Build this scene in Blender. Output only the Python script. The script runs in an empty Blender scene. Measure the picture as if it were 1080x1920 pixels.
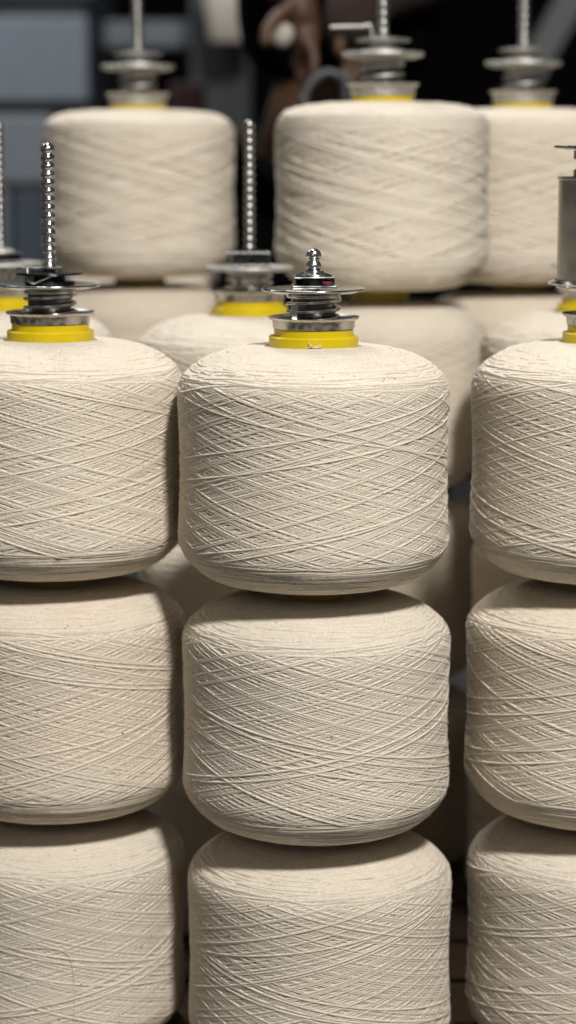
import bpy, math, random
import numpy as np
from mathutils import Vector

PI = math.pi
random.seed(11)
RNG = np.random.default_rng(5)
SC = bpy.context.scene
COL = SC.collection

# ------------------------------------------------------------------ helpers
def tag(o, label=None, cat=None, group=None, kind=None):
    if label: o['label'] = label
    if cat: o['category'] = cat
    if group: o['group'] = group
    if kind: o['kind'] = kind
    return o

def empty(name, loc, rz=0.0):
    o = bpy.data.objects.new(name, None)
    o.empty_display_size = 0.02
    COL.objects.link(o)
    o.location = loc
    o.rotation_euler = (0, 0, rz)
    return o

def link(name, me, parent=None, loc=(0, 0, 0)):
    o = bpy.data.objects.new(name, me)
    COL.objects.link(o)
    o.location = loc
    if parent: o.parent = parent
    return o

class Geo:
    """collects quads / tris from numpy blocks into one mesh"""
    def __init__(s): s.v = []; s.f = []; s.n = 0; s.smooth = True
    def add(s, verts, faces):
        verts = np.asarray(verts, float).reshape(-1, 3)
        s.v.append(verts)
        s.f.extend([tuple(int(i) + s.n for i in f) for f in faces])
        s.n += len(verts)
        return s
    def addq(s, verts, quads):
        verts = np.asarray(verts, float).reshape(-1, 3)
        s.v.append(verts)
        s.f.append(np.asarray(quads, int) + s.n)
        s.n += len(verts)
        return s
    def mesh(s, name, mat, smooth=True, sharp=None):
        me = bpy.data.meshes.new(name)
        V = np.concatenate(s.v)
        faces = []
        arrs = []
        for f in s.f:
            if isinstance(f, tuple): faces.append(f)
            else: arrs.append(f)
        if arrs and not faces:
            Q = np.concatenate(arrs)
            me.vertices.add(len(V)); me.vertices.foreach_set('co', V.ravel())
            me.loops.add(Q.size); me.loops.foreach_set('vertex_index', Q.ravel().astype(np.int32))
            me.polygons.add(len(Q))
            me.polygons.foreach_set('loop_start', np.arange(0, Q.size, 4, dtype=np.int32))
            me.update(calc_edges=True)
            me.validate()
        else:
            for a in arrs: faces.extend([tuple(int(i) for i in q) for q in a])
            me.from_pydata([tuple(v) for v in V], [], faces)
            me.update()
        me.materials.append(mat)
        if smooth:
            me.polygons.foreach_set('use_smooth', [True] * len(me.polygons))
            if sharp is not None: me.set_sharp_from_angle(angle=math.radians(sharp))
        return me

def lathe_quads(prof, n=64, closed=False):
    """prof list of (r,z) -> verts, quads"""
    prof = np.asarray(prof, float)
    m = len(prof)
    a = np.linspace(0, 2 * PI, n, endpoint=False)
    V = np.stack([prof[:, None, 0] * np.cos(a)[None], prof[:, None, 0] * np.sin(a)[None],
                  np.repeat(prof[:, 1][:, None], n, 1)], -1).reshape(-1, 3)
    Q = []
    for i in range(m if closed else m - 1):
        i2 = (i + 1) % m
        for j in range(n):
            j2 = (j + 1) % n
            Q.append((i2 * n + j, i2 * n + j2, i * n + j2, i * n + j))
    return V, np.array(Q)

def tubes_quads(paths, radii, k=4, cap=False):
    """paths (N,M,3); radii (N,) or (N,M) -> verts, quads of k-sided tubes"""
    P = np.asarray(paths, float)
    N, M, _ = P.shape
    T = np.gradient(P, axis=1)
    T /= np.linalg.norm(T, axis=2, keepdims=True) + 1e-12
    R = P.copy(); R[..., 2] = 0
    R += np.array([1e-5, 2e-5, 0.0])
    R /= np.linalg.norm(R, axis=2, keepdims=True) + 1e-12
    B = np.cross(T, R); B /= np.linalg.norm(B, axis=2, keepdims=True) + 1e-12
    Nn = np.cross(B, T)
    rad = np.broadcast_to(np.asarray(radii, float).reshape(N, -1), (N, M))
    ang = np.arange(k) * 2 * PI / k + PI / k * 0
    V = (P[:, :, None] + rad[:, :, None, None] * (np.cos(ang)[None, None, :, None] * Nn[:, :, None] +
         np.sin(ang)[None, None, :, None] * B[:, :, None]))
    base = (np.arange(N)[:, None, None] * M + np.arange(M - 1)[None, :, None]) * k
    j = np.arange(k)[None, None]; j2 = (j + 1) % k
    Q = np.stack([base + j, base + j2, base + k + j2, base + k + j], -1).reshape(-1, 4)
    return V.reshape(-1, 3), Q

def wire(pts, r, k=10, smooth=6):
    """smooth polyline tube (general direction, parallel transport) -> verts, faces"""
    P = [Vector(p) for p in pts]
    if smooth > 1:
        out = []
        n = len(P)
        for i in range(n - 1):
            p0 = P[max(i - 1, 0)]; p1 = P[i]; p2 = P[i + 1]; p3 = P[min(i + 2, n - 1)]
            for q in range(smooth):
                t = q / smooth
                out.append(0.5 * ((2 * p1) + (p2 - p0) * t + (2 * p0 - 5 * p1 + 4 * p2 - p3) * t * t +
                                  (3 * p1 - p0 - 3 * p2 + p3) * t ** 3))
        out.append(P[-1]); P = out
    V = []; F = []
    t0 = (P[1] - P[0]).normalized()
    up = Vector((0, 0, 1)) if abs(t0.z) < 0.9 else Vector((1, 0, 0))
    nrm = t0.cross(up).normalized()
    for i, p in enumerate(P):
        t = ((P[min(i + 1, len(P) - 1)] - P[max(i - 1, 0)])).normalized()
        nrm = (nrm - t * nrm.dot(t)).normalized()
        b = t.cross(nrm)
        for q in range(k):
            a = 2 * PI * q / k
            V.append(p + (nrm * math.cos(a) + b * math.sin(a)) * r)
    for i in range(len(P) - 1):
        for q in range(k):
            F.append((i * k + q, i * k + (q + 1) % k, (i + 1) * k + (q + 1) % k, (i + 1) * k + q))
    F.append(tuple(range(k))[::-1]); F.append(tuple((len(P) - 1) * k + q for q in range(k)))
    return [tuple(v) for v in V], F

def box(x0, x1, y0, y1, z0, z1):
    V = [(x0, y0, z0), (x1, y0, z0), (x1, y1, z0), (x0, y1, z0), (x0, y0, z1), (x1, y0, z1), (x1, y1, z1), (x0, y1, z1)]
    F = [(0, 3, 2, 1), (4, 5, 6, 7), (0, 1, 5, 4), (1, 2, 6, 5), (2, 3, 7, 6), (3, 0, 4, 7)]
    return V, F

def box_mesh(name, dims, mat, bev=0.004):
    g = Geo(); g.add(*box(*dims))
    me = g.mesh(name, mat, smooth=False)
    return me

def add_bevel(o, w, seg=2):
    m = o.modifiers.new('bevel', 'BEVEL'); m.width = w; m.segments = seg; m.limit_method = 'ANGLE'
    return o

# ------------------------------------------------------------------ materials
def new_mat(name):
    m = bpy.data.materials.new(name); m.use_nodes = True
    nt = m.node_tree
    b = nt.nodes['Principled BSDF']
    return m, nt, b

def mat_yarn():
    m, nt, b = new_mat('raw_cotton_yarn')
    N = nt.nodes; L = nt.links
    tc = N.new('ShaderNodeTexCoord')
    oi = N.new('ShaderNodeObjectInfo')
    n1 = N.new('ShaderNodeTexNoise'); n1.inputs['Scale'].default_value = 620; n1.inputs['Detail'].default_value = 3
    n2 = N.new('ShaderNodeTexNoise'); n2.inputs['Scale'].default_value = 22; n2.inputs['Detail'].default_value = 2
    n3 = N.new('ShaderNodeTexNoise'); n3.inputs['Scale'].default_value = 260; n3.inputs['Detail'].default_value = 1
    for n in (n1, n2, n3): L.new(tc.outputs['Object'], n.inputs['Vector'])
    r1 = N.new('ShaderNodeValToRGB')
    r1.color_ramp.elements[0].position = 0.32; r1.color_ramp.elements[0].color = (0.625, 0.573, 0.505, 1)
    r1.color_ramp.elements[1].position = 0.68; r1.color_ramp.elements[1].color = (0.77, 0.715, 0.642, 1)
    L.new(n1.outputs['Fac'], r1.inputs['Fac'])
    # broad, faint tint drift
    r2 = N.new('ShaderNodeValToRGB')
    r2.color_ramp.elements[0].position = 0.35; r2.color_ramp.elements[0].color = (0.97, 0.945, 0.905, 1)
    r2.color_ramp.elements[1].position = 0.65; r2.color_ramp.elements[1].color = (1.0, 0.985, 0.96, 1)
    L.new(n2.outputs['Fac'], r2.inputs['Fac'])
    mx = N.new('ShaderNodeMix'); mx.data_type = 'RGBA'; mx.blend_type = 'MULTIPLY'; mx.inputs['Factor'].default_value = 1
    L.new(r1.outputs['Color'], mx.inputs['A']); L.new(r2.outputs['Color'], mx.inputs['B'])
    # tiny dark seed-husk specks
    r3 = N.new('ShaderNodeValToRGB')
    r3.color_ramp.elements[0].position = 0.765; r3.color_ramp.elements[0].color = (0, 0, 0, 1)
    r3.color_ramp.elements[1].position = 0.80; r3.color_ramp.elements[1].color = (1, 1, 1, 1)
    L.new(n3.outputs['Fac'], r3.inputs['Fac'])
    mx2 = N.new('ShaderNodeMix'); mx2.data_type = 'RGBA'
    L.new(r3.outputs['Color'], mx2.inputs['Factor']); L.new(mx.outputs['Result'], mx2.inputs['A'])
    mx2.inputs['B'].default_value = (0.16, 0.11, 0.07, 1)
    # each package its own slight tone
    r4 = N.new('ShaderNodeValToRGB')
    r4.color_ramp.elements[0].color = (1.0, 0.958, 0.895, 1)
    r4.color_ramp.elements[1].color = (0.97, 0.975, 0.955, 1)
    L.new(oi.outputs['Random'], r4.inputs['Fac'])
    mx3 = N.new('ShaderNodeMix'); mx3.data_type = 'RGBA'; mx3.blend_type = 'MULTIPLY'; mx3.inputs['Factor'].default_value = 1
    L.new(mx2.outputs['Result'], mx3.inputs['A']); L.new(r4.outputs['Color'], mx3.inputs['B'])
    L.new(mx3.outputs['Result'], b.inputs['Base Color'])
    b.inputs['Roughness'].default_value = 0.9
    b.inputs['Specular IOR Level'].default_value = 0.15
    b.inputs['Sheen Weight'].default_value = 0.12
    b.inputs['Sheen Roughness'].default_value = 0.5
    bp = N.new('ShaderNodeBump'); bp.inputs['Strength'].default_value = 0.2; bp.inputs['Distance'].default_value = 0.0003
    n4 = N.new('ShaderNodeTexNoise'); n4.inputs['Scale'].default_value = 1600; n4.inputs['Detail'].default_value = 2
    L.new(tc.outputs['Object'], n4.inputs['Vector'])
    L.new(n4.outputs['Fac'], bp.inputs['Height']); L.new(bp.outputs['Normal'], b.inputs['Normal'])
    return m

def mat_metal(name, col, rough, var=0.12, scale=60, bump=0.0):
    m, nt, b = new_mat(name); N = nt.nodes; L = nt.links
    tc = N.new('ShaderNodeTexCoord')
    n = N.new('ShaderNodeTexNoise'); n.inputs['Scale'].default_value = scale; n.inputs['Detail'].default_value = 4
    L.new(tc.outputs['Object'], n.inputs['Vector'])
    mr = N.new('ShaderNodeMapRange')
    mr.inputs['From Min'].default_value = 0.3; mr.inputs['From Max'].default_value = 0.7
    mr.inputs['To Min'].default_value = max(rough - var, 0.04); mr.inputs['To Max'].default_value = rough + var
    L.new(n.outputs['Fac'], mr.inputs['Value']); L.new(mr.outputs['Result'], b.inputs['Roughness'])
    r = N.new('ShaderNodeValToRGB')
    r.color_ramp.elements[0].position = 0.3; r.color_ramp.elements[0].color = (*[c * 0.72 for c in col], 1)
    r.color_ramp.elements[1].position = 0.6; r.color_ramp.elements[1].color = (*col, 1)
    L.new(n.outputs['Fac'], r.inputs['Fac']); L.new(r.outputs['Color'], b.inputs['Base Color'])
    b.inputs['Metallic'].default_value = 1.0
    if bump:
        bp = N.new('ShaderNodeBump'); bp.inputs['Strength'].default_value = bump; bp.inputs['Distance'].default_value = 0.0005
        L.new(n.outputs['Fac'], bp.inputs['Height']); L.new(bp.outputs['Normal'], b.inputs['Normal'])
    return m

def mat_plain(name, col, rough, var=0.18, scale=30, spec=0.5, sss=0.0):
    m, nt, b = new_mat(name); N = nt.nodes; L = nt.links
    tc = N.new('ShaderNodeTexCoord')
    n = N.new('ShaderNodeTexNoise'); n.inputs['Scale'].default_value = scale; n.inputs['Detail'].default_value = 5
    L.new(tc.outputs['Object'], n.inputs['Vector'])
    r = N.new('ShaderNodeValToRGB')
    r.color_ramp.elements[0].position = 0.3; r.color_ramp.elements[0].color = (*[c * (1 - var) for c in col], 1)
    r.color_ramp.elements[1].position = 0.7; r.color_ramp.elements[1].color = (*[min(1, c * (1 + var)) for c in col], 1)
    L.new(n.outputs['Fac'], r.inputs['Fac']); L.new(r.outputs['Color'], b.inputs['Base Color'])
    b.inputs['Roughness'].default_value = rough
    b.inputs['Specular IOR Level'].default_value = spec
    return m

def mat_plank():
    m, nt, b = new_mat('dark_pallet_wood'); N = nt.nodes; L = nt.links
    tc = N.new('ShaderNodeTexCoord')
    mp = N.new('ShaderNodeMapping'); mp.inputs['Scale'].default_value = (2, 40, 40)
    n = N.new('ShaderNodeTexNoise'); n.inputs['Scale'].default_value = 3; n.inputs['Detail'].default_value = 6
    L.new(tc.outputs['Object'], mp.inputs['Vector']); L.new(mp.outputs['Vector'], n.inputs['Vector'])
    r = N.new('ShaderNodeValToRGB')
    r.color_ramp.elements[0].color = (0.05, 0.03, 0.018, 1); r.color_ramp.elements[1].color = (0.16, 0.10, 0.06, 1)
    L.new(n.outputs['Fac'], r.inputs['Fac']); L.new(r.outputs['Color'], b.inputs['Base Color'])
    b.inputs['Roughness'].default_value = 0.8
    return m

M = dict(
    yarn=mat_yarn(),
    tube=mat_plain('yellow_plastic', (0.60, 0.455, 0.004), 0.36, 0.06, 90),
    chrome=mat_metal('polished_steel', (0.62, 0.62, 0.61), 0.17, 0.08, 90, 0.10),
    steel=mat_metal('worn_nickel_steel', (0.60, 0.585, 0.55), 0.32, 0.14, 140, 0.25),
    dull=mat_metal('dull_zinc_steel', (0.62, 0.61, 0.58), 0.55, 0.1, 120),
    grit=mat_metal('greasy_steel', (0.36, 0.355, 0.345), 0.34, 0.1, 120),
    dark=mat_metal('dark_spring_steel', (0.20, 0.195, 0.19), 0.30, 0.10, 120, 0.1),
    black=mat_metal('blackened_steel', (0.05, 0.05, 0.055), 0.30, 0.10, 120, 0.1),
    sleeve=mat_metal('brushed_aluminium', (0.58, 0.55, 0.50), 0.36, 0.05, 40),
    red=mat_plain('crimson_thread', (0.13, 0.003, 0.022), 0.7, 0.3, 400),
    wood=mat_plank(),
    floor=mat_plain('stained_concrete', (0.055, 0.052, 0.05), 0.75, 0.35, 6),
    wall=mat_plain('near_black_plaster', (0.003, 0.003, 0.0033), 0.95, 0.3, 3, spec=0.04),  # back wall, near black all over
    blue=mat_plain('blue_grey_enamel', (0.125, 0.152, 0.184), 0.6, 0.10, 5),
    bluelt=mat_plain('pale_blue_grey_enamel', (0.125, 0.143, 0.165), 0.6, 0.10, 5),
    slot=mat_plain('dark_slate_enamel', (0.012, 0.014, 0.018), 0.5, 0.25, 8),
    slate=mat_plain('slate_enamel', (0.055, 0.065, 0.08), 0.5, 0.15, 8),
    navy=mat_plain('navy_enamel', (0.03, 0.04, 0.06), 0.5, 0.25, 8),
    cone=mat_plain('undyed_cone_yarn', (0.42, 0.38, 0.33), 0.9, 0.06, 20),
    maroon=mat_plain('maroon_paint', (0.035, 0.006, 0.007), 0.5, 0.2, 12),
    skin=mat_plain('brown_skin', (0.060, 0.026, 0.010), 0.55, 0.22, 26),
    cloth=mat_plain('black_cotton_cloth', (0.0025, 0.0023, 0.0025), 0.95, 0.3, 60, spec=0.04),
    apron=mat_plain('dark_brown_cloth', (0.022, 0.0105, 0.007), 0.95, 0.3, 30),
    carton=mat_plain('brown_cardboard', (0.17, 0.115, 0.07), 0.85, 0.12, 20),
    grey=mat_plain('grey_paint', (0.035, 0.038, 0.041), 0.5, 0.12, 14),
    hair=mat_plain('black_hair', (0.006, 0.005, 0.005), 0.6, 0.3, 200),
    lamp=None,
)


# ------------------------------------------------------------------ camera
F_PX, PITCH, D1 = 4300.0, math.radians(9.1), 0.24
YTOP = 0.7164                        # yarn shoulder level of the third tier
CAM_Z = YTOP + 0.174
cam = bpy.data.cameras.new('camera'); co = bpy.data.objects.new('camera', cam); COL.objects.link(co)
co.location = (0, 0, CAM_Z)
co.rotation_euler = (PI / 2 - PITCH, 0, 0)
cam.sensor_fit = 'VERTICAL'; cam.sensor_height = 36.0; cam.lens = F_PX / 1920 * 36.0
cam.clip_start = 0.05; cam.clip_end = 200
cam.dof.use_dof = True; cam.dof.focus_distance = 1.945; cam.dof.aperture_fstop = 3.2
cam.dof.aperture_blades = 0
SC.camera = co

# ------------------------------------------------------------------ yarn package
U = D1
PROF = [(.160, -.005), (.215, -.009), (.29, -.019), (.36, -.036), (.413, -.060), (.448, -.084), (.476, -.110), (.493, -.136),
        (.499, -.165), (.4985, -.21), (.494, -.30), (.491, -.40), (.491, -.50), (.495, -.60), (.4985, -.68), (.499, -.72),
        (.491, -.751), (.472, -.783), (.446, -.812), (.417, -.837), (.385, -.855), (.34, -.866), (.25, -.873), (.160, -.875)]
PROF = np.array(PROF)
PROF_ROUND = PROF
PROF_FLAT = PROF.copy()
PROF_FLAT[:10] = [(.160, -.006), (.215, -.009), (.29, -.014), (.36, -.021), (.415, -.032), (.450, -.047), (.474, -.068), (.488, -.092), (.496, -.125), (.498, -.18)]
PROF_FLAT[15:] = [(.499, -.68), (.494, -.715), (.480, -.742), (.462, -.768), (.440, -.796), (.412, -.824), (.35, -.846), (.25, -.852), (.160, -.854)]
_pl = np.concatenate([[0], np.cumsum(np.linalg.norm(np.diff(PROF, axis=0), axis=1))])
def prof_at(s):
    return np.interp(s, _pl, PROF[:, 0]), np.interp(s, _pl, PROF[:, 1])
def s_of_z(z):
    return np.interp(-z, -PROF[:, 1], _pl)
def prof_n(s):
    e = 0.012
    r1, z1 = prof_at(s - e); r2, z2 = prof_at(s + e)
    tr, tz = r2 - r1, z2 - z1
    l = np.hypot(tr, tz) + 1e-9
    return -tz / l, tr / l            # outward (r,z)

def use_profile(p):
    global PROF, _pl
    PROF = p
    _pl = np.concatenate([[0], np.cumsum(np.linalg.norm(np.diff(PROF, axis=0), axis=1))])

def yarn_mesh(seed, q=7, mstep=3, creep=.0105, K=520, n_groups=10, thr=.00128, depth=.0200, drf=.0005, zend=-.772):
    rng = np.random.default_rng(seed)
    g = Geo()
    # soft core, finely sampled so it stays round
    s = np.linspace(0, _pl[-1], 90)
    r, z = prof_at(s); nr, nz = prof_n(s)
    sink = np.interp(z, [zend - .023, zend + .017, -.140, -.105], [.0045, depth + .001, depth + .001, .0045])
    r = r - nr * sink; z = z - nz * sink
    r = np.concatenate([[.098], r, [.098]]); z = np.concatenate([[z[0] - .004], z, [z[-1] + .004]])
    g.addq(*lathe_quads(np.stack([r, z], 1) * U, 160))
    # wound passes -------------------------------------------------------
    def passes(phi, sgn, ztop, zbot, turns, off, rad, m=54, wob=0.0):
        phi, sgn, ztop, zbot, turns, off, rad = [np.asarray(a, float)[:, None] for a in (phi, sgn, ztop, zbot, turns, off, rad)]
        t = np.linspace(0, 1, m)[None]
        e = 0.07
        # eased ramp: linear in the middle, rounded into the turn at both ends
        q = np.where(t < e, t * t / (2 * e), np.where(t > 1 - e, 1 - e - (1 - t) ** 2 / (2 * e), t - e / 2)) / (1 - e)
        zz = ztop + (zbot - ztop) * q
        th = 2 * PI * (phi + sgn * turns * t)
        if wob:
            th = th + wob * np.sin(2 * PI * (t * rng.uniform(.6, 1.6, phi.shape) + rng.uniform(0, 1, phi.shape)))
        ss = s_of_z(zz); rr, zz2 = prof_at(ss); nr, nz = prof_n(ss)
        endf = np.clip(np.minimum(t, 1 - t) / 0.07, 0, 1)
        o = off - (1 - endf) ** 2 * 0.0085
        rr = rr + nr * o; zz2 = zz2 + nz * o
        P = np.stack([rr * np.cos(th), rr * np.sin(th), zz2], -1) * U
        g.addq(*tubes_quads(P, rad, 4))
    def ends(n, tight=1.0):
        return -.112 - np.abs(rng.normal(0, .010 * tight, n)) + .008 * rng.random(n), zend + np.abs(rng.normal(0, .010 * tight, n)) - .006 * rng.random(n)
    TH = thr                                     # thread radius in package diameters
    # one long winding: every stroke lands a little beside the one laid q strokes before,
    # so older and newer strokes of both directions interleave in lozenges
    for sg in (-1, 1):
        k = np.arange(K)
        drift = np.cumsum(rng.normal(0, drf, K))
        ph = k * (mstep / q + creep / q) + drift + rng.normal(0, .0010, K) + rng.random()
        off = -depth + (depth - .0002) * (k + (.5 if sg > 0 else 0)) / K + rng.normal(0, .00025, K)
        zt, zb = ends(K)
        keep = rng.random(K) < .97
        kk = keep.sum()
        tu = .77 + .018 * np.sin(k / K * rng.uniform(9, 16) + rng.random() * 6) + rng.normal(0, .004, K)
        passes(ph[keep], np.full(kk, sg), zt[keep], zb[keep], tu[keep], off[keep], TH * rng.normal(1, .08, kk))
    # top strands, alone or in small bundles, alternately crossing
    P_, S_, ZT, ZB, TU, OF, RA = [], [], [], [], [], [], []
    for k in range(n_groups):
        sg = 1 if rng.random() < .5 else -1
        c = int(rng.choice([1, 1, 1, 2]))
        p0 = rng.random(); gap = rng.uniform(.0060, .0160)
        tu = rng.normal(.77, .055)
        o = -.0004 + .0022 * k / n_groups
        for i in range(c):
            zt, zb = ends(1, .8)
            P_.append(p0 + i * gap + rng.normal(0, .0012)); S_.append(sg); ZT.append(zt[0]); ZB.append(zb[0])
            TU.append(tu + rng.normal(0, .006)); OF.append(o + rng.normal(0, .0003)); RA.append(TH * rng.normal(1.05, .08))
    passes(P_, S_, ZT, ZB, TU, OF, RA, wob=.018)
    # a few loose, slack strands that sag across the face
    nS = 5
    zt, zb = ends(nS)
    passes(rng.random(nS), rng.choice([-1, 1], nS), zt, zb, rng.uniform(.95, 1.35, nS), rng.uniform(.0012, .0022, nS),
           np.full(nS, TH * 1.02), wob=.06)
    # nearly horizontal lays at both shoulders ----------------------------
    def arcs(s_lo, s_hi, n, off_m, off_s, lmin, lmax, slope, rad, m=16):
        sc = rng.uniform(s_lo, s_hi, n); ln = rng.uniform(lmin, lmax, n) ; th0 = rng.random(n) * 2 * PI
        sl = rng.normal(0, slope, n); cv = rng.normal(0, slope * .6, n)
        t = np.linspace(-1, 1, m)[None]
        ss = np.clip(sc[:, None] + sl[:, None] * t + cv[:, None] * t * t, 0.004, _pl[-1] - .004)
        th = th0[:, None] + ln[:, None] * PI * t
        rr, zz = prof_at(ss); nr, nz = prof_n(ss)
        endf = 1 - np.abs(t) ** 6
        o = rng.normal(off_m, off_s, n)[:, None] - (1 - endf) * .0028
        rr = rr + nr * o; zz = zz + nz * o
        P = np.stack([rr * np.cos(th), rr * np.sin(th), zz], -1) * U
        g.addq(*tubes_quads(P, rad * rng.normal(1, .12, n), 4))
    sA, sB = s_of_z(-.010), s_of_z(-.118)
    sC, sD = s_of_z(zend + .004), _pl[-1] - .06
    arcs(.02, sA + .05, 750, -.0014, .0008, .05, .18, .003, TH, 14)
    arcs(sA, sB, 2000, -.0014, .0010, .03, .15, .006, TH * 1.15)
    arcs(s_of_z(-.095), s_of_z(-.135), 90, -.0018, .0006, .08, .20, .010, TH)
    arcs(sC, sD, 1400, -.0012, .0006, .06, .22, .005, TH * 1.1)
    arcs(s_of_z(zend + .027), s_of_z(zend - .013), 90, -.0011, .0009, .08, .20, .009, TH)
    # stray fibres -------------------------------------------------------
    nf = 1800
    sf = rng.uniform(s_of_z(-.03), _pl[-1] - .12, nf); th = rng.random(nf) * 2 * PI
    rr, zz = prof_at(sf); nr, nz = prof_n(sf)
    p0 = np.stack([rr * np.cos(th), rr * np.sin(th), zz], -1) * U
    nn = np.stack([nr * np.cos(th), nr * np.sin(th), nz], -1)
    d1 = rng.normal(0, 1, (nf, 3)); d1 -= nn * (d1 * nn).sum(1, keepdims=True)
    d1 /= np.linalg.norm(d1, axis=1, keepdims=True)
    ln = rng.uniform(.0015, .0075, nf)[:, None]; hh = rng.uniform(.0004, .0022, nf)[:, None]
    cr = np.cross(nn, d1) * rng.normal(0, .4, (nf, 1))
    P = np.stack([p0 + nn * .0001, p0 + d1 * ln * .35 + nn * hh, p0 + (d1 + cr * .5) * ln * .7 + nn * hh * 1.2, p0 + (d1 + cr) * ln + nn * hh * .8], 1)
    g.addq(*tubes_quads(P, np.full(nf, .00005), 3)) if False else g.addq(*tubes_quads(P, np.full(nf, .00007), 4))
    return g.mesh('yarn', M['yarn'])

YARNS = [yarn_mesh(3, 13, 6, .0073, 800, 3), yarn_mesh(8, 11, 4, .0077, 760, 4), yarn_mesh(21, 17, 7, .0071, 800, 5), yarn_mesh(34, 9, 4, .0075, 780, 4)]
use_profile(PROF_FLAT)
YARNS += [yarn_mesh(55, 9, 4, .0150, 260, 10, .00225, .034, .0008, -.730), yarn_mesh(71, 7, 3, .0155, 250, 10, .00225, .034, .0008, -.730)]
use_profile(PROF_ROUND)

PITCHZ = 0.2232
YH = .875 * U
tube_prof = [(.0300, .0146), (.0343, .0146), (.0350, .0139), (.0350, .0082), (.0384, .0080), (.0395, .0070), (.0395, -.006), (.0372, -.0065), (.0372, -.030), (.0226, -.031), (.0226, -YH - .0005),
             (.0205, -YH - .0005), (.0205, -.029), (.0300, -.027)]
def tube_mesh():
    g = Geo(); g.addq(*lathe_quads(tube_prof, 96, closed=True))
    return g.mesh('yellow_tube', M['tube'], sharp=35)
TUBE = tube_mesh()
tube_prof = [(.0280, .0165), (.0306, .0165), (.0310, .0160), (.0310, .0125), (.0325, .0122), (.0325, -YH + .006), (.0325, -YH - .0005), (.0318, -YH - .0005), (.0318, -YH + .02), (.0290, -YH + .021), (.0280, 0.0)]
TUBE_PLAIN = tube_mesh()
tube_prof = [(.0220, .0130), (.0238, .0130), (.0242, .0120), (.0242, -YH + .006), (.0242, -YH - .0005), (.0220, -YH - .0005)]
TUBE_SLIM = tube_mesh()

# stacks: (x, y) of the axis; tiers counted from the deck, 0..3
STK = dict(
    A=(.0226, 2.021), L=(-.2157, 2.083), R=(.2865, 2.062),
    B=(-.0400, 2.390), C=(.1062, 2.615), D=(.3247, 2.431), E=(-.3085, 2.472),
    P=(-.1880, 2.922), Q=(.2824, 2.800), G=(-.222, 3.557))
PACK = [
    ('A', 2, 0, 'sharpest cream yarn package, topmost in the centre stack under the stubby rod', (0, 0), 40),
    ('A', 1, 1, 'cream yarn package in the middle of the centre stack, below the sharpest one', (.0028, .0), 100),
    ('A', 0, 2, 'lowest cream yarn package in the centre stack, cut off by the bottom of the picture', (.0062, .001), 200),
    ('L', 2, 3, 'top cream yarn package of the left front stack, below the tall ball-tipped rod', (0, 0), 310),
    ('L', 1, 2, 'second cream yarn package down in the front stack at the left edge', (-.001, .001), 20),
    ('L', 0, 1, 'bottom cream yarn package in the left front stack, with a loose looped strand', (-.003, .002), 140),
    ('R', 2, 2, 'top cream yarn package of the right front stack, under the metal sleeve', (0, 0), 75),
    ('R', 1, 3, 'second cream yarn package down in the front stack at the right edge', (-.002, 0), 260),
    ('R', 0, 0, 'bottom cream yarn package in the front stack at the right edge', (.002, .002), 180),
    ('B', 2, 1, 'cream yarn package between left and centre tops, under the dark box clip', (0, 0), 10),
    ('B', 1, 3, 'shaded cream yarn package in the gap between left and centre stacks, upper one', (.001, 0), 70),
    ('B', 0, 0, 'dark shaded cream yarn package low in the gap between left and centre stacks', (0, 0), 250),
    ('C', 3, 4, 'blurred cream yarn package raised behind the centre stack, with bent wire on its spindle', (0, 0), 160),
    ('C', 2, 2, 'blurred cream yarn package right under the raised centre one', (-.002, 0), 220),
    ('C', 1, 0, 'shaded cream yarn package between the centre and right stacks, mid height', (0, 0), 330),
    ('C', 0, 1, 'darkest cream yarn package deep between the centre and right stacks, lowest one', (0, 0), 290),
    ('D', 2, 0, 'cream yarn package just behind the top right front one, mostly hidden by it', (0, 0), 50),
    ('D', 1, 1, 'shaded cream yarn package peeking out left of the right front stack, upper one', (-.006, 0), 120),
    ('D', 0, 3, 'shaded cream yarn package peeking out left of the right front stack, lower one', (-.008, 0), 210),
    ('E', 2, 2, 'cream yarn package with yellow collar behind the left front stack, at the edge', (0, 0), 15),
    ('P', 3, 5, 'blurred cream yarn package raised at the back left, in front of the blue grey cabinet', (0, 0), 190),
    ('P', 2, 0, 'blurred cream yarn package under the raised back left one, only its dome showing', (0, 0), 90),
    ('Q', 3, 4, 'blurred cream yarn package raised at the back right, cut by the right edge', (0, 0), 280),
    ('Q', 2, 3, 'blurred cream yarn package under the raised back right one, only its dome showing', (0, 0), 340),
    ('G', 2, 1, 'far blurred cream yarn package glimpsed beneath the raised back left one', (0, 0), 30),
]
packs = {}
DZ = {('P', 3): .0062, ('C', 3): .0025, ('Q', 3): .0062}
KEYS = {(p[0], p[1]) for p in PACK}
for st, tier, var, lab, (dx, dy), rz in PACK:
    x, y = STK[st]
    top = YTOP + (tier - 2) * PITCHZ
    top -= DZ.get((st, tier), 0)
    e = empty('yarn_package', (x + dx, y + dy, top - YH), math.radians(rz))
    tag(e, lab, 'yarn package', 'yarn packages stacked on spindles')
    link('yarn', YARNS[var], e, (0, 0, YH))
    low = .0075 if tier == 3 else 0.0              # tubes sit lower in the raised ones
    link('yellow_tube', TUBE if (st, tier + 1) not in KEYS else (TUBE_PLAIN if tier == 2 else TUBE_SLIM), e, (0, 0, YH - low))
    packs[(st, tier)] = e

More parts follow.
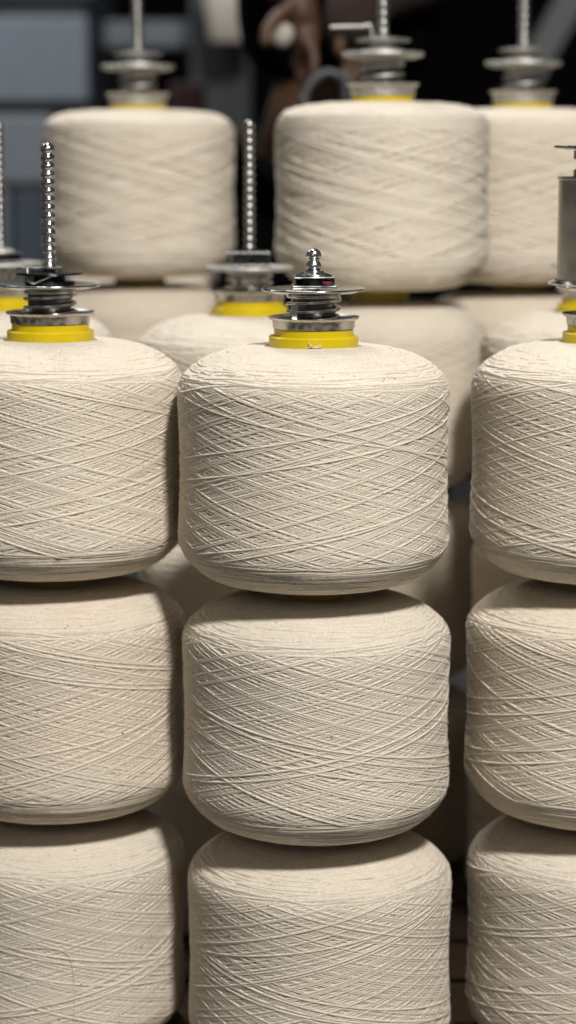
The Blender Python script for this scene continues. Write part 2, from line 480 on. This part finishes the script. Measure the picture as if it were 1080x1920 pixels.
# loose looped strand on the lowest left package
e = packs[('L', 0)]
ang = -PI / 2 - math.radians(140)
pts = []
def on_pack(dth, z, off=.0011):
    r = np.interp(-z, -PROF[:, 1], PROF[:, 0]) * U + off
    a = ang + dth
    return (r * math.cos(a), r * math.sin(a), YH + z * U)
for dth, z in ((-.42, -.39), (-.2, -.378), (.0, -.375), (.12, -.385), (.185, -.41), (.215, -.46), (.225, -.54), (.222, -.62), (.22, -.70)):
    pts.append(on_pack(dth, z))
g = Geo(); g.add(*wire(pts, .00040, 6))
link('loose_strand', g.mesh('loose_strand', M['yarn']), e)
# little tuft of thread stuck on the front collar
e = packs[('A', 2)]
g = Geo()
a0 = -PI / 2 - math.radians(40)
def on_collar(dx, z, off):
    a = a0 + dx / .0397
    return ((.0397 + off) * math.cos(a), (.0397 + off) * math.sin(a), YH + z)
g.add(*wire([on_collar(-.003, .0005, .0008), on_collar(-.0045, .0045, .0010), on_collar(-.0028, .0028, .002), on_collar(-.0015, .0012, .001), on_collar(.0005, .0008, .0016),
             on_collar(.003, .0016, .001), on_collar(.005, .0024, .0012), on_collar(.0058, .0012, .001), on_collar(.0035, .0004, .001), on_collar(.001, .0002, .001)], .00055, 6))
g.add(*wire([on_collar(-.005, .0002, .001), on_collar(-.0035, .0018, .0016), on_collar(-.0042, .0034, .001)], .0006, 6))
link('thread_tuft', g.mesh('thread_tuft', M['yarn']), e)

# ------------------------------------------------------------------ spindles
def bead_rod(z0, z1, r, pitch=.0073, tip='ball'):
    prof = [(r * .74, z0)]
    n = max(1, int((z1 - z0) / pitch))
    p = (z1 - z0) / n
    for i in range(n):
        zb = z0 + i * p
        last = i == n - 1
        if last:
            zm = zb + p * .5
            prof += [(r * (.74 + .26 * math.sin(a)), zb + p * (.08 + .42 * a / (PI / 2))) for a in np.linspace(0, PI / 2, 5)]
            prof += [(max(r * math.cos(a), .0002), zm + r * .95 * math.sin(a)) for a in np.linspace(.15, PI / 2, 8)]
            break
        for q in range(0, 9):
            a = q / 8 * PI
            rr = r * .74 + r * .26 * math.sin(a) ** .8
            prof.append((rr, zb + p * (.08 + .84 * q / 8)))
    if prof[-1][0] > .0005: prof.append((.0003, prof[-1][1]))
    return prof

def disc(r, z, th, n=72, tilt=(0, 0), hole=.006, cup=0.0, lip=.0008):
    h2 = th / 2
    prof = [(hole, z), (r * .8, z), (r - h2 * 1.6, z + cup)]
    prof += [(r - h2 + h2 * math.sin(a), z + cup - h2 + h2 * math.cos(a)) for a in np.linspace(.3, PI - .3, 7)]
    prof += [(r - h2 * 1.6, z + cup - th), (r * .8, z - th), (hole, z - th)]
    V, Q = lathe_quads(prof, n, closed=True)
    V[:, 2] += V[:, 0] * tilt[0] + V[:, 1] * tilt[1]
    return V, Q

def coil(r, z0, z1, turns, wr, n=40):
    m = int(turns * n)
    t = np.linspace(0, 1, m)
    a = 2 * PI * turns * t + 1.0
    P = np.stack([r * np.cos(a), r * np.sin(a), z0 + (z1 - z0) * t], -1)[None]
    return tubes_quads(P, np.array([wr]), 10)

def spindle(st, tier, rod_top, label, clip='box', rod_r=.0062, rz=0.0, sleeve=False, tilt=(0.0, 0.0), wire_pts=None, red=False, disc_r=.046, rod_shift=(0, 0)):
    x, y = STK[st]
    z0 = YTOP + (tier - 2) * PITCHZ + .0185 - .0039 - (.0075 + DZ.get((st, tier), 0) if tier == 3 else 0)        # top of the yellow tube
    root = empty('spindle', (x, y, z0), math.radians(rz))
    far = tier == 3
    zs = 1.38 if far else 1.0
    root.scale = (1, 1, zs)
    if far: rod_r *= 1.2
    tag(root, label, 'spindle', 'threaded spindles holding the yarn stacks')
    # cup washer sitting on the tube
    cp = [(.0080, .0012), (.0330, .0012), (.0344, .0030), (.0352, .0082), (.0388, .0092), (.0402, .0102), (.0402, .0092), (.0392, .0080), (.0366, .0072),
          (.0360, .0002), (.0080, .0002)]
    g = Geo(); g.addq(*lathe_quads(cp, 96, closed=True))
    link('cup_washer', g.mesh('cup_washer', M['dull' if tier == 3 else 'steel'], sharp=40), root)
    # barrel and spring
    bp = [(.0075, .0012), (.0205, .0013), (.0205, .0085), (.0190, .0095), (.0200, .0150), (.0200, .0290), (.0075, .0292)]
    g = Geo(); g.addq(*lathe_quads(bp, 64, closed=True))
    link('barrel', g.mesh('barrel', M['steel' if st in 'BDE' else 'dark'], sharp=40), root)
    g = Geo(); g.addq(*coil(.0228, .0035, .0295, 3.4, .0016))
    sp = [(.0190, .0262), (.0232, .0266), (.0236, .0280), (.0232, .0295), (.0190, .0297)]
    g.addq(*lathe_quads(sp, 64, closed=True))
    link('spring', g.mesh('spring', M['dull' if far else 'chrome']), root)
    # pressure disc
    g = Geo(); g.addq(*disc(disc_r, .0335, .0036 if (far or st in 'BDE') else .0024, tilt=tilt, cup=.0016))
    link('pressure_disc', g.mesh('pressure_disc', M['dull' if (far or st in 'BDE') else 'chrome'], sharp=40), root)
    rz0 = .036
    if sleeve:
        sl = [(.0435, .034), (.0455, .034), (.0455, .1285), (.0462, .1292), (.0462, .1312), (.0435, .1312)]
        g = Geo(); g.addq(*lathe_quads(sl, 96, closed=True))
        link('sleeve', g.mesh('sleeve', M['sleeve'], sharp=40), root)
        g = Geo(); g.addq(*disc(.046, .0485, .0022, cup=.0016, hole=.046 * .97)) if False else None
        g = Geo(); g.addq(*lathe_quads([(.0475, .036), (.053, .036), (.0535, .0375), (.0475, .040)], 80, closed=True))
        link('seat_ring', g.mesh('seat_ring', M['chrome'], sharp=40), root)
        g = Geo(); g.addq(*lathe_quads([(.008, .1314), (.0325, .1314), (.0325, .137), (.0285, .139), (.0285, .146), (.0325, .147), (.0325, .1545), (.008, .1550)], 64, closed=True))
        link('nut_stack', g.mesh('nut_stack', M['black'], sharp=40), root)
        g = Geo(); g.addq(*disc(.0500, .1575, .0022, cup=.0012))
        link('cap_disc', g.mesh('cap_disc', M['dark'], sharp=40), root)
        rz0 = .1575
    elif clip == 'tray':
        z, h = .0352, .0135
        g = Geo()
        g.add(*box(-.0205, .0205, -.0195, .0185, z, z + .0018)); g.add(*box(-.0290, .0205, -.0195, .0185, z + h, z + h + .0013))
        g.add(*box(.0188, .0204, -.0190, .0180, z + .0019, z + h - .0001))
        o = link('clip', g.mesh('clip', M['dark'], smooth=False), root); add_bevel(o, .0004, 2)
        g = Geo(); g.add(*box(-.0185, .0180, -.0175, .0165, z + .0019, z + h - .0002))
        o = link('clip_core', g.mesh('clip_core', M['black'], smooth=False), root); add_bevel(o, .0006, 2)
        rz0 = z + h + .0010
    elif clip == 'box':
        w, h, dp, t = .0180, .0105, .0185, .0012
        z = .0352
        g = Geo()
        g.add(*box(-w * 1.08, w * 1.08, -dp * 1.06, dp, z, z + .0028))              # base plate
        g.add(*box(-w, w, -dp, dp, z + h - t, z + h))                            # roof plate
        g.add(*box(-w, w, dp - t, dp, z + .0030, z + h - t - .0002))
        g.add(*box(w - t - .0004, w - .0004, -dp + .001, dp - t - .0004, z + .0030, z + h - t - .0002))
        g.add(*box(-w + .0004, -w + t + .0004, -dp + .006, dp - t - .0004, z + .0030, z + h - t - .0002))
        o = link('clip', g.mesh('clip', M['chrome'], smooth=False), root); add_bevel(o, .0006, 2)
        g = Geo()
        g.addq(*lathe_quads([(.006, z + .0032), (.0150, z + .0034), (.0150, z + h - .003), (.006, z + h - .0028)], 40, closed=True))
        link('clip_core', g.mesh('clip_core', M['black'], sharp=40), root)
        g = Geo()
        g.addq(*lathe_quads([(.0062, z + h + .0002), (.0165, z + h + .0002), (.0160, z + h + .0014), (.0125, z + h + .0030), (.0095, z + h + .0036), (.0090, z + h + .0048), (.0062, z + h + .0050)], 48, closed=True))
        link('nut', g.mesh('nut', M['chrome' if red else 'dull'], sharp=40), root)
        if red:
            g = Geo()
            for i in range(5):
                a = random.uniform(0, 6)
                zc = z + .0040 + i * .0006
                g.add(*wire([(.0075 + random.uniform(-.001, .001), -dp - .0005 + random.uniform(-.0008, .001), zc), (.0112, -dp - .0010, zc + random.uniform(-.001, .001)),
                             (.0145, -dp + .0003, zc + random.uniform(-.0012, .0012))], .0006, 6))
            link('red_thread', g.mesh('red_thread', M['red']), root)
        rz0 = z + h + .0042
    else:                                   # open nut with spread plate
        g = Geo()
        g.addq(*lathe_quads([(.006, .0340), (.0225, .0340), (.0230, .0375), (.0150, .0380), (.0140, .0425), (.0300, .0435), (.0305, .0455), (.0150, .0468), (.006, .0470)], 64, closed=True))
        link('nut', g.mesh('nut', M['black' if clip == 'plate' else 'dull'], sharp=40), root)
        if clip == 'plate':
            g = Geo(); g.add(*box(-.036, .010, -.015, .014, .0490, .0503))
            g.add(*box(-.036, -.0348, -.015, .014, .0400, .0488))
            o = link('clip', g.mesh('clip', M['steel'], smooth=False), root); add_bevel(o, .0004, 1)
        rz0 = .047
    zt = (rod_top - z0) / zs
    g = Geo(); g.addq(*lathe_quads(bead_rod(rz0, zt, rod_r, .0083 if st == 'B' else .0073 / zs * (1.35 if far else 1)), 40))
    link('rod', g.mesh('rod', M['chrome' if st in 'ALR' else 'grit']), root)
    g = Geo(); g.addq(*lathe_quads([(.0001, -.20), (.0055, -.20), (.0055, rz0 + .001), (.0001, rz0 + .001)], 24))
    link('shaft', g.mesh('shaft', M['dark'], sharp=40), root)
    if wire_pts:
        g = Geo(); g.add(*wire(wire_pts, .0013, 10))
        link('wire_hook', g.mesh('wire_hook', M['dull']), root)
    return root

spA = spindle('A', 2, YTOP + .0825, 'short spindle with stubby two-bead tip and red threads in its clip, centre front', 'box', .0068, 2, red=True)
g = Geo(); g.add(*box(-.0205, -.0155, -.0262, -.0250, .0035, .0215)); g.add(*box(-.0215, -.0145, -.0262, -.0195, .0026, .0034))
o = link('spring_tab', g.mesh('spring_tab', M['steel'], smooth=False), spA); add_bevel(o, .0004, 1)
spindle('L', 2, YTOP + .1735, 'tall bead-ridged spindle with round ball tip and bent wire, at the left front', 'plate', .0064, 0, tilt=(.0, 0),
        wire_pts=[(-.0185, -.014, .0500), (-.0182, -.0160, .0440), (-.0160, -.0200, .0385), (-.0125, -.0215, .0368), (-.0075, -.0200, .0385), (.0020, -.0165, .0425), (.0085, -.0120, .0465)])
spindle('R', 2, YTOP + .235, 'spindle with a wide brushed metal sleeve and discs, at the right edge', sleeve=True, rod_r=.0062)
spindle('B', 2, YTOP + .1975, 'bead-ridged spindle with a small dark box clip, between the left and centre fronts', 'tray', .0062, 4)
spindle('D', 2, YTOP + .150, 'spindle mostly hidden behind the metal sleeve at the right edge', 'nut', .0060, 10)
spindle('E', 2, YTOP + .195, 'blurred spindle cut by the left edge of the picture', 'box', .0062, 30)
spindle('C', 3, YTOP + .52, 'blurred tall spindle with bent wire arm on the raised centre package', 'nut', .0058, 0,
        wire_pts=[(-.060, -.012, .0545), (-.040, -.013, .0550), (-.022, -.014, .0552), (-.0155, -.014, .0562), (-.0130, -.015, .0500), (-.0095, -.016, .0395), (-.006, -.016, .0410), (.001, -.012, .0470), (.0035, -.004, .0540)])
spindle('P', 3, YTOP + .52, 'blurred tall spindle on the raised back left package, before the blue cabinet', 'nut', .0064, 0)
spindle('Q', 3, YTOP + .52, 'blurred tall spindle on the raised back right package', 'nut', .0062, 0)

# ------------------------------------------------------------------ supports
deck_z = YTOP - 2 * PITCHZ - YH
g = Geo()
pal = empty('pallet', (0, 2.35, 0)); tag(pal, 'dark wooden pallet deck beneath the yarn stacks', 'pallet')
y = 1.86
while y < 3.1:
    o = link('plank', box_mesh('plank', (-.62, .62, y - 2.35, y - 2.35 + .105, deck_z - .022, deck_z - .0008), M['wood']), pal); add_bevel(o, .002, 1)
    y += .118
for xx in (-.55, 0, .47):
    o = link('bearer', box_mesh('bearer', (xx, xx + .08, -.49, .75, .0, deck_z - .0225), M['wood']), pal)
# raised rack that carries the back stacks
rz_ = YTOP - YH - .0008
rk = empty('rack', (0, 3.2, 0)); tag(rk, 'dark rack shelf carrying the raised back stacks', 'rack')
for nm, (x0, x1, y0, y1, zt) in {'shelf': (-.40, -.065, 2.785, 3.70, rz_), }.items():
    link('shelf', box_mesh('shelf', (x0, x1, y0 - 3.2, y1 - 3.2, zt - .02, zt), M['slot']), rk)
link('shelf', box_mesh('shelf', (.15, .45, 2.79 - 3.2, 3.05 - 3.2, rz_ - .02, rz_), M['slot']), rk)
for (lx, ly, h) in ((-.39, 2.80, rz_), (-.09, 2.80, rz_), (-.39, 3.67, rz_), (-.09, 3.67, rz_), (.17, 2.81, rz_), (.43, 2.81, rz_), (.17, 3.02, rz_), (.43, 3.02, rz_)):
    link('leg', box_mesh('leg', (lx - .012, lx + .012, ly - 3.212, ly - 3.188, 0, h - .0202), M['slot']), rk)

# ------------------------------------------------------------------ setting
def flat(name, x0, x1, y0, y1, z, mat):
    g = Geo(); g.add([(x0, y0, z), (x1, y0, z), (x1, y1, z), (x0, y1, z)], [(0, 1, 2, 3)])
    return link(name, g.mesh(name, mat, smooth=False))
tag(flat('floor', -6, 6, -3, 9, 0, M['floor']), kind='structure')
tag(link('back_wall', box_mesh('back_wall', (-6, 6, 8.0, 8.2, 0.002, 4.5), M['wall'])), 'near-black wall closing the hall behind everything', 'wall')

def at(px, py, d):
    """point of the hall seen at a given depth (used to measure the background off the photograph)"""
    v = (960 - py) / F_PX * d
    return Vector(((px - 540) / F_PX * d, d * math.cos(PITCH) + v * math.sin(PITCH), CAM_Z - d * math.sin(PITCH) + v * math.cos(PITCH)))

# blue grey machine cabinet, back left
DC = 5.2
def px_x(px): return (px - 540) / F_PX * DC
def px_z(py): return at(0, py, DC).z
YC = 5.15
cab = empty('machine_cabinet', (px_x(60), YC, 0)); tag(cab, 'tall blue grey machine cabinet with dark bands, out of focus at the back left', 'machine')
ox = -px_x(60)
def cabbox(name, x0, x1, z0, z1, y0, y1, mat, bev=.01):
    o = link(name, box_mesh(name, (ox + x0, ox + x1, y0, y1, z0, z1), mat), cab); add_bevel(o, bev, 2); return o
XL = px_x(60) - .95
cabbox('body', XL, px_x(172), 0.0, 2.0, .05, .8, M['slate'])
cabbox('upper_panel', XL + .02, px_x(176), px_z(195), px_z(38), .0, .048, M['blue'])
cabbox('top_panel', XL + .02, px_x(190), px_z(4), px_z(-150), .0, .048, M['bluelt'])
cabbox('lower_panel', XL + .02, px_x(110), px_z(345), px_z(215), .0, .048, M['bluelt'])
cabbox('lower_panel', XL + .02, px_x(24), px_z(520), px_z(350), .0, .048, M['blue'])
cabbox('drawer', px_x(28), px_x(95), px_z(520), px_z(352), .01, .048, M['navy'])
# narrow dark cabinet beside it
# pale beam / panel crossing behind the gap
bm = link('cross_beam', box_mesh('cross_beam', (px_x(186), px_x(396), YC + .25, YC + .33, px_z(88), px_z(34)), M['blue']))
add_bevel(bm, .01); tag(bm, 'short blue grey crossbeam blurred behind the back left spindle', 'beam')
# big cream cones on a far creel
def far_cone(px, py_bot, r_top, r_bot, h, d, label, tilt=(0, 0)):
    p = at(px, py_bot, d)
    e = empty('yarn_cone', p); e.rotation_euler = (tilt[0], tilt[1], 0)
    tag(e, label, 'yarn cone', 'cream yarn cones out of focus at the back')
    pr = [(.004, 0), (r_bot * .9, 0), (r_bot, .006), (r_bot + (r_top - r_bot) * .5, h * .5), (r_top, h - .008), (r_top * .92, h), (.004, h)]
    g = Geo(); g.addq(*lathe_quads(pr, 48)); link('yarn', g.mesh('yarn', M['cone'], sharp=50), e)
    g = Geo(); g.addq(*lathe_quads([(.003, -.015), (.012, -.015), (.012, -.001), (.003, -.001)], 24, closed=True))
    link('core', g.mesh('core', M['slot']), e)
    # peg holding it to its post
    g = Geo(); g.add(*wire([(0, 0, -.014), (0, .05, -.03), (0, .22, -.03)], .006, 8)); link('peg', g.mesh('peg', M['slot']), e)
    return e
far_cone(434, 80, .062, .050, .13, 5.0, 'large cream yarn cone blurred beside the dark brown hand', (0, .0))
post = link('creel_post', box_mesh('creel_post', (at(360, 0, 5.2).x, at(470, 0, 5.2).x, 5.24, 5.30, .003, 1.9), M['slot']))
tag(post, 'dark upright creel post behind the blurred cream cone', 'post')
# dark red box
p = at(350, 175, 4.6)
o = link('red_box', box_mesh('red_box', (p.x - .035, p.x + .035, p.y, p.y + .08, p.z - .3, p.z + .022), M['maroon'])); add_bevel(o, .006)
tag(o, 'dim maroon bin blurred behind the back left package', 'bin')
sb = link('side_table', box_mesh('side_table', (p.x - .12, p.x + .12, p.y - .05, p.y + .3, p.z - .36, p.z - .302), M['slot'])); add_bevel(sb, .004)
tag(sb, 'dark bench top under the maroon bin', 'bench')
g = Geo(); g.add(*box(p.x - .10, p.x + .10, p.y + .0, p.y + .25, .001, p.z - .362))
link('bench_base', g.mesh('bench_base', M['slot'], smooth=False)).parent = None
bpy.data.objects['bench_base'].parent = sb
# slanted grey bar, back right
a = at(985, 150, 5.0); b = at(1085, -30, 5.0)
g = Geo(); dirv = (b - a)
lo = a - dirv * 3.0; hi = b + dirv * 1.2
nx = Vector((0, 1, 0)).cross(dirv).normalized() * .030; ny = Vector((0, .03, 0))
V = [lo - nx - ny, lo + nx - ny, lo + nx + ny, lo - nx + ny, hi - nx - ny, hi + nx - ny, hi + nx + ny, hi - nx + ny]
g.add([tuple(v) for v in V], [(0, 3, 2, 1), (4, 5, 6, 7), (0, 1, 5, 4), (1, 2, 6, 5), (2, 3, 7, 6), (3, 0, 4, 7)])
tag(link('brace', g.mesh('brace', M['grey'], smooth=False)), 'slanting grey steel brace blurred at the upper right', 'brace')
# brown carton standing behind
c0 = at(440, 238, 3.75); c1 = at(524, 238, 3.75)
ct = empty('carton', ((c0.x + c1.x) / 2, c0.y, 0)); tag(ct, 'brown carton, a sliver between the two raised packages', 'carton')
hw = (c1.x - c0.x) / 2
o = link('box', box_mesh('box', (-hw, hw, 0, .22, .001, c0.z), M['carton']), ct); add_bevel(o, .003)
o = link('tape', box_mesh('tape', (-.012, .012, -.0006, .2206, c0.z - .10, c0.z + .0006), M['grey']), ct)
# bent steel tube arch below the hand
p0 = at(571, 250, 2.95); p1 = at(572, 185, 2.95); p2 = at(583, 158, 2.95); p3 = at(603, 141, 2.95); p4 = at(622, 137, 2.95); p5 = at(640, 150, 2.95); p6 = at(648, 200, 2.95)
g = Geo(); g.add(*wire([(p0.x, p0.y, .02), (p0.x, p0.y, .5), p0, p1, p2, p3, p4, p5, p6, (p6.x, p6.y, .5), (p6.x, p6.y, .02)], .0060, 12))
tag(link('steel_handle', g.mesh('steel_handle', M['grey'])), 'curved steel handle rising below the brown hand', 'handle')

# ------------------------------------------------------------------ person
def skin_obj(name, verts, edges, radii, mat, parent=None, sub=2):
    me = bpy.data.meshes.new(name)
    me.from_pydata([tuple(v) for v in verts], edges, [])
    me.update(); me.materials.append(mat)
    o = link(name, me, parent)
    sk = o.modifiers.new('skin', 'SKIN'); sk.use_smooth_shade = True
    lay = me.skin_vertices[0].data if me.skin_vertices else None
    if lay is None:
        bpy.context.view_layer.objects.active = o
        bpy.ops.object.modifier_add(type='SKIN'); o.modifiers.remove(o.modifiers[-1]); lay = me.skin_vertices[0].data
    for i, r in enumerate(radii):
        rr = r if isinstance(r, tuple) else (r, r)
        lay[i].radius = rr
        lay[i].use_root = (i == 0)
    s = o.modifiers.new('sub', 'SUBSURF'); s.levels = sub; s.render_levels = sub
    return o

per = empty('person', (0, 0, 0))
tag(per, 'worker in black clothes with bare brown hand hanging down, out of focus behind the stacks', 'person')
def hp(px, py, d=3.1): return at(px, py, d)
V = []; E = []; R = []
def pt(p, r, parent=None):
    V.append(Vector(p)); R.append(r)
    if parent is not None: E.append((parent, len(V) - 1))
    return len(V) - 1
CX, CY = .075, 3.46
pel = pt((CX, CY, .93), (.09, .07))
spn = pt((CX, CY, 1.10), (.085, .07), pel)
chs = pt((CX, CY, 1.30), (.09, .07), spn)
nck = pt((CX, CY, 1.48), .055, chs)
hd0 = pt((CX, CY - .015, 1.56), (.065, .075), nck)
hd1 = pt((CX, CY - .02, 1.63), (.075, .09), hd0)
hd2 = pt((CX, CY - .01, 1.70), (.06, .075), hd1)
for sx in (-1, 1):
    hip = pt((CX + sx * .09, CY, .86), .045, pel)
    kn = pt((CX + sx * .10, CY - .01, .49), .040, hip)
    an = pt((CX + sx * .10, CY + .02, .09), .036, kn)
    ft = pt((CX + sx * .11, CY - .12, .035), (.04, .03), an)
# right arm (picture left): forearm reaches forward, hand droops in front
w = hp(566, -18); k0 = hp(572, 30); k1 = hp(573, 78)
shR = pt((CX - .17, CY, 1.40), .055, chs)
elR = pt((CX - .17, CY - .05, 1.16), .042, shR)
wrR = pt(w, (.024, .020), elR)
paR = pt(k0, (.024, .018), wrR)
kn_ = pt(k1, (.022, .016), paR)
def finger(pts, r0, root):
    prev = root
    n = len(pts)
    for i, p in enumerate(pts): prev = pt(p, r0 * (1 - .10 * i), prev)
def fp(px, py, dd): return at(px, py, 3.1 + dd)
finger([fp(586, 92, -.030), fp(590, 118, -.036), fp(586, 146, -.036)], .0085, kn_)
finger([fp(578, 95, -.010), fp(580, 126, -.013), fp(572, 160, -.014)], .0090, kn_)
finger([fp(569, 94, .010), fp(568, 124, .010), fp(562, 153, .008)], .0085, kn_)
finger([fp(562, 88, .030), fp(557, 112, .032), fp(553, 134, .028)], .0075, kn_)
finger([fp(548, 16, -.018), fp(520, 30, -.034), fp(500, 56, -.042), fp(498, 88, -.046)], .0115, paR)
# left arm (picture right)
shL = pt((CX + .17, CY, 1.40), .055, chs)
elL = pt((CX + .155, CY - .06, 1.15), .042, shL)
w2 = at(664, 0, 3.22); k2 = at(664, 52, 3.22)
wrL = pt(w2, (.024, .020), elL)
paL = pt(k2, (.028, .018), wrL)
for i, dx in enumerate((-14, -5, 5, 13)):
    finger([at(664 + dx, 90, 3.22), at(663 + dx, 125, 3.20), at(661 + dx * .9, (150, 165, 160, 146)[i], 3.19)], .0085, paL)
finger([at(642, 60, 3.2), at(636, 88, 3.19), at(636, 108, 3.19)], .0095, paL)
skin_obj('body', V, E, R, M['skin'], per)
# clothes
sv = [(CX, CY, .96), (CX, CY, 1.10), (CX, CY, 1.30), (CX, CY, 1.43), (CX - .17, CY, 1.405), (CX - .172, CY - .05, 1.17), (CX + .17, CY, 1.405), (CX + .157, CY - .06, 1.16)]
skin_obj('shirt', sv, [(0, 1), (1, 2), (2, 3), (2, 4), (4, 5), (2, 6), (6, 7)],
         [(.165, .125), (.162, .125), (.172, .128), (.07, .07), .072, .062, .072, .062], M['cloth'], per)
tv = [(CX, CY, .94), (CX - .092, CY, .84), (CX - .102, CY - .01, .49), (CX - .102, CY + .02, .10), (CX + .092, CY, .84), (CX + .102, CY - .01, .49), (CX + .102, CY + .02, .10)]
skin_obj('sleeve', [(CX + .157, CY - .06, 1.16), tuple(w2), tuple(at(664, 60, 3.22)), tuple(at(664, 100, 3.21))], [(0, 1), (1, 2), (2, 3)], [.064, .052, .046, .040], M['apron'], per)
skin_obj('trousers', tv, [(0, 1), (1, 2), (2, 3), (0, 4), (4, 5), (5, 6)], [(.162, .122), .108, .078, .066, .108, .078, .066], M['cloth'], per)
hv = [(CX, CY + .012, 1.66), (CX, CY + .015, 1.715), (CX, CY + .01, 1.745)]
skin_obj('hair', hv, [(0, 1), (1, 2)], [(.083, .092), (.075, .09), (.04, .05)], M['hair'], per)
for sx in (-1, 1):
    g = Geo(); g.addq(*lathe_quads([(.0002 if abs(a) > 1.56 else .009 * math.cos(a), .009 * math.sin(a)) for a in np.linspace(-PI / 2, PI / 2, 9)], 16))
    link('eye', g.mesh('eye', M['cone']), per, (CX + sx * .030, CY - .098, 1.632))
# small cream bobbin pinched between thumb and fingers
p = at(531, 66, 3.08)
bb = empty('held_bobbin', p); bb.rotation_euler = (.1, .35, 0); tag(bb, 'small cream yarn bobbin held between thumb and fingers of the brown hand', 'bobbin')
g = Geo(); g.addq(*lathe_quads([(.001, -.016), (.006, -.016), (.0125, -.010), (.0145, 0), (.0125, .009), (.006, .016), (.001, .016)], 32))
link('yarn', g.mesh('yarn', M['cone']), bb)

# ------------------------------------------------------------------ light
W = bpy.data.worlds.new('World'); SC.world = W; W.use_nodes = True
bg = W.node_tree.nodes['Background']
bg.inputs['Color'].default_value = (1.0, 0.97, 0.92, 1); bg.inputs['Strength'].default_value = 0.085

def area(name, loc, target, size, power, col, sy=None):
    l = bpy.data.lights.new(name, 'AREA'); l.energy = power; l.color = col
    l.shape = 'RECTANGLE'; l.size = size; l.size_y = sy or size
    o = bpy.data.objects.new(name, l); COL.objects.link(o)
    o.location = loc
    o.rotation_euler = (Vector(target) - Vector(loc)).to_track_quat('-Z', 'Y').to_euler()
    return o
def dirpos(az, el, dist, tgt):
    a, e = math.radians(az), math.radians(el)
    return (tgt[0] + dist * math.cos(e) * math.sin(a), tgt[1] - dist * math.cos(e) * math.cos(a), tgt[2] + dist * math.sin(e))
T = (.05, 2.3, .6)
area('key_lamp', dirpos(17, 47, 4.2, T), T, .38, 202, (1.0, .967, .92), .38)
area('front_fill', (-.9, -2.2, 2.3), (0, 2.3, .4), 2.0, 10, (1.0, .945, .87), 1.0)  # added soft fill from behind the camera, eases the shadows
area('ceiling_lamp', (-.4, 3.4, 3.4), (0, 2.6, .5), .25, 36, (1.0, .97, .93), 1.6)
area('hall_lamp', (-1.6, 4.2, 2.9), (-.9, 5.2, .9), .4, 30, (.90, .96, 1.0), 1.2)

# ------------------------------------------------------------------ render settings
SC.render.engine = 'CYCLES'
SC.cycles.use_denoising = True
SC.cycles.max_bounces = 8; SC.cycles.diffuse_bounces = 4
SC.view_settings.view_transform = 'Standard'
SC.view_settings.look = 'None'
SC.view_settings.exposure = 0.0
SC.view_settings.gamma = 1.0
SC.view_settings.use_curve_mapping = False
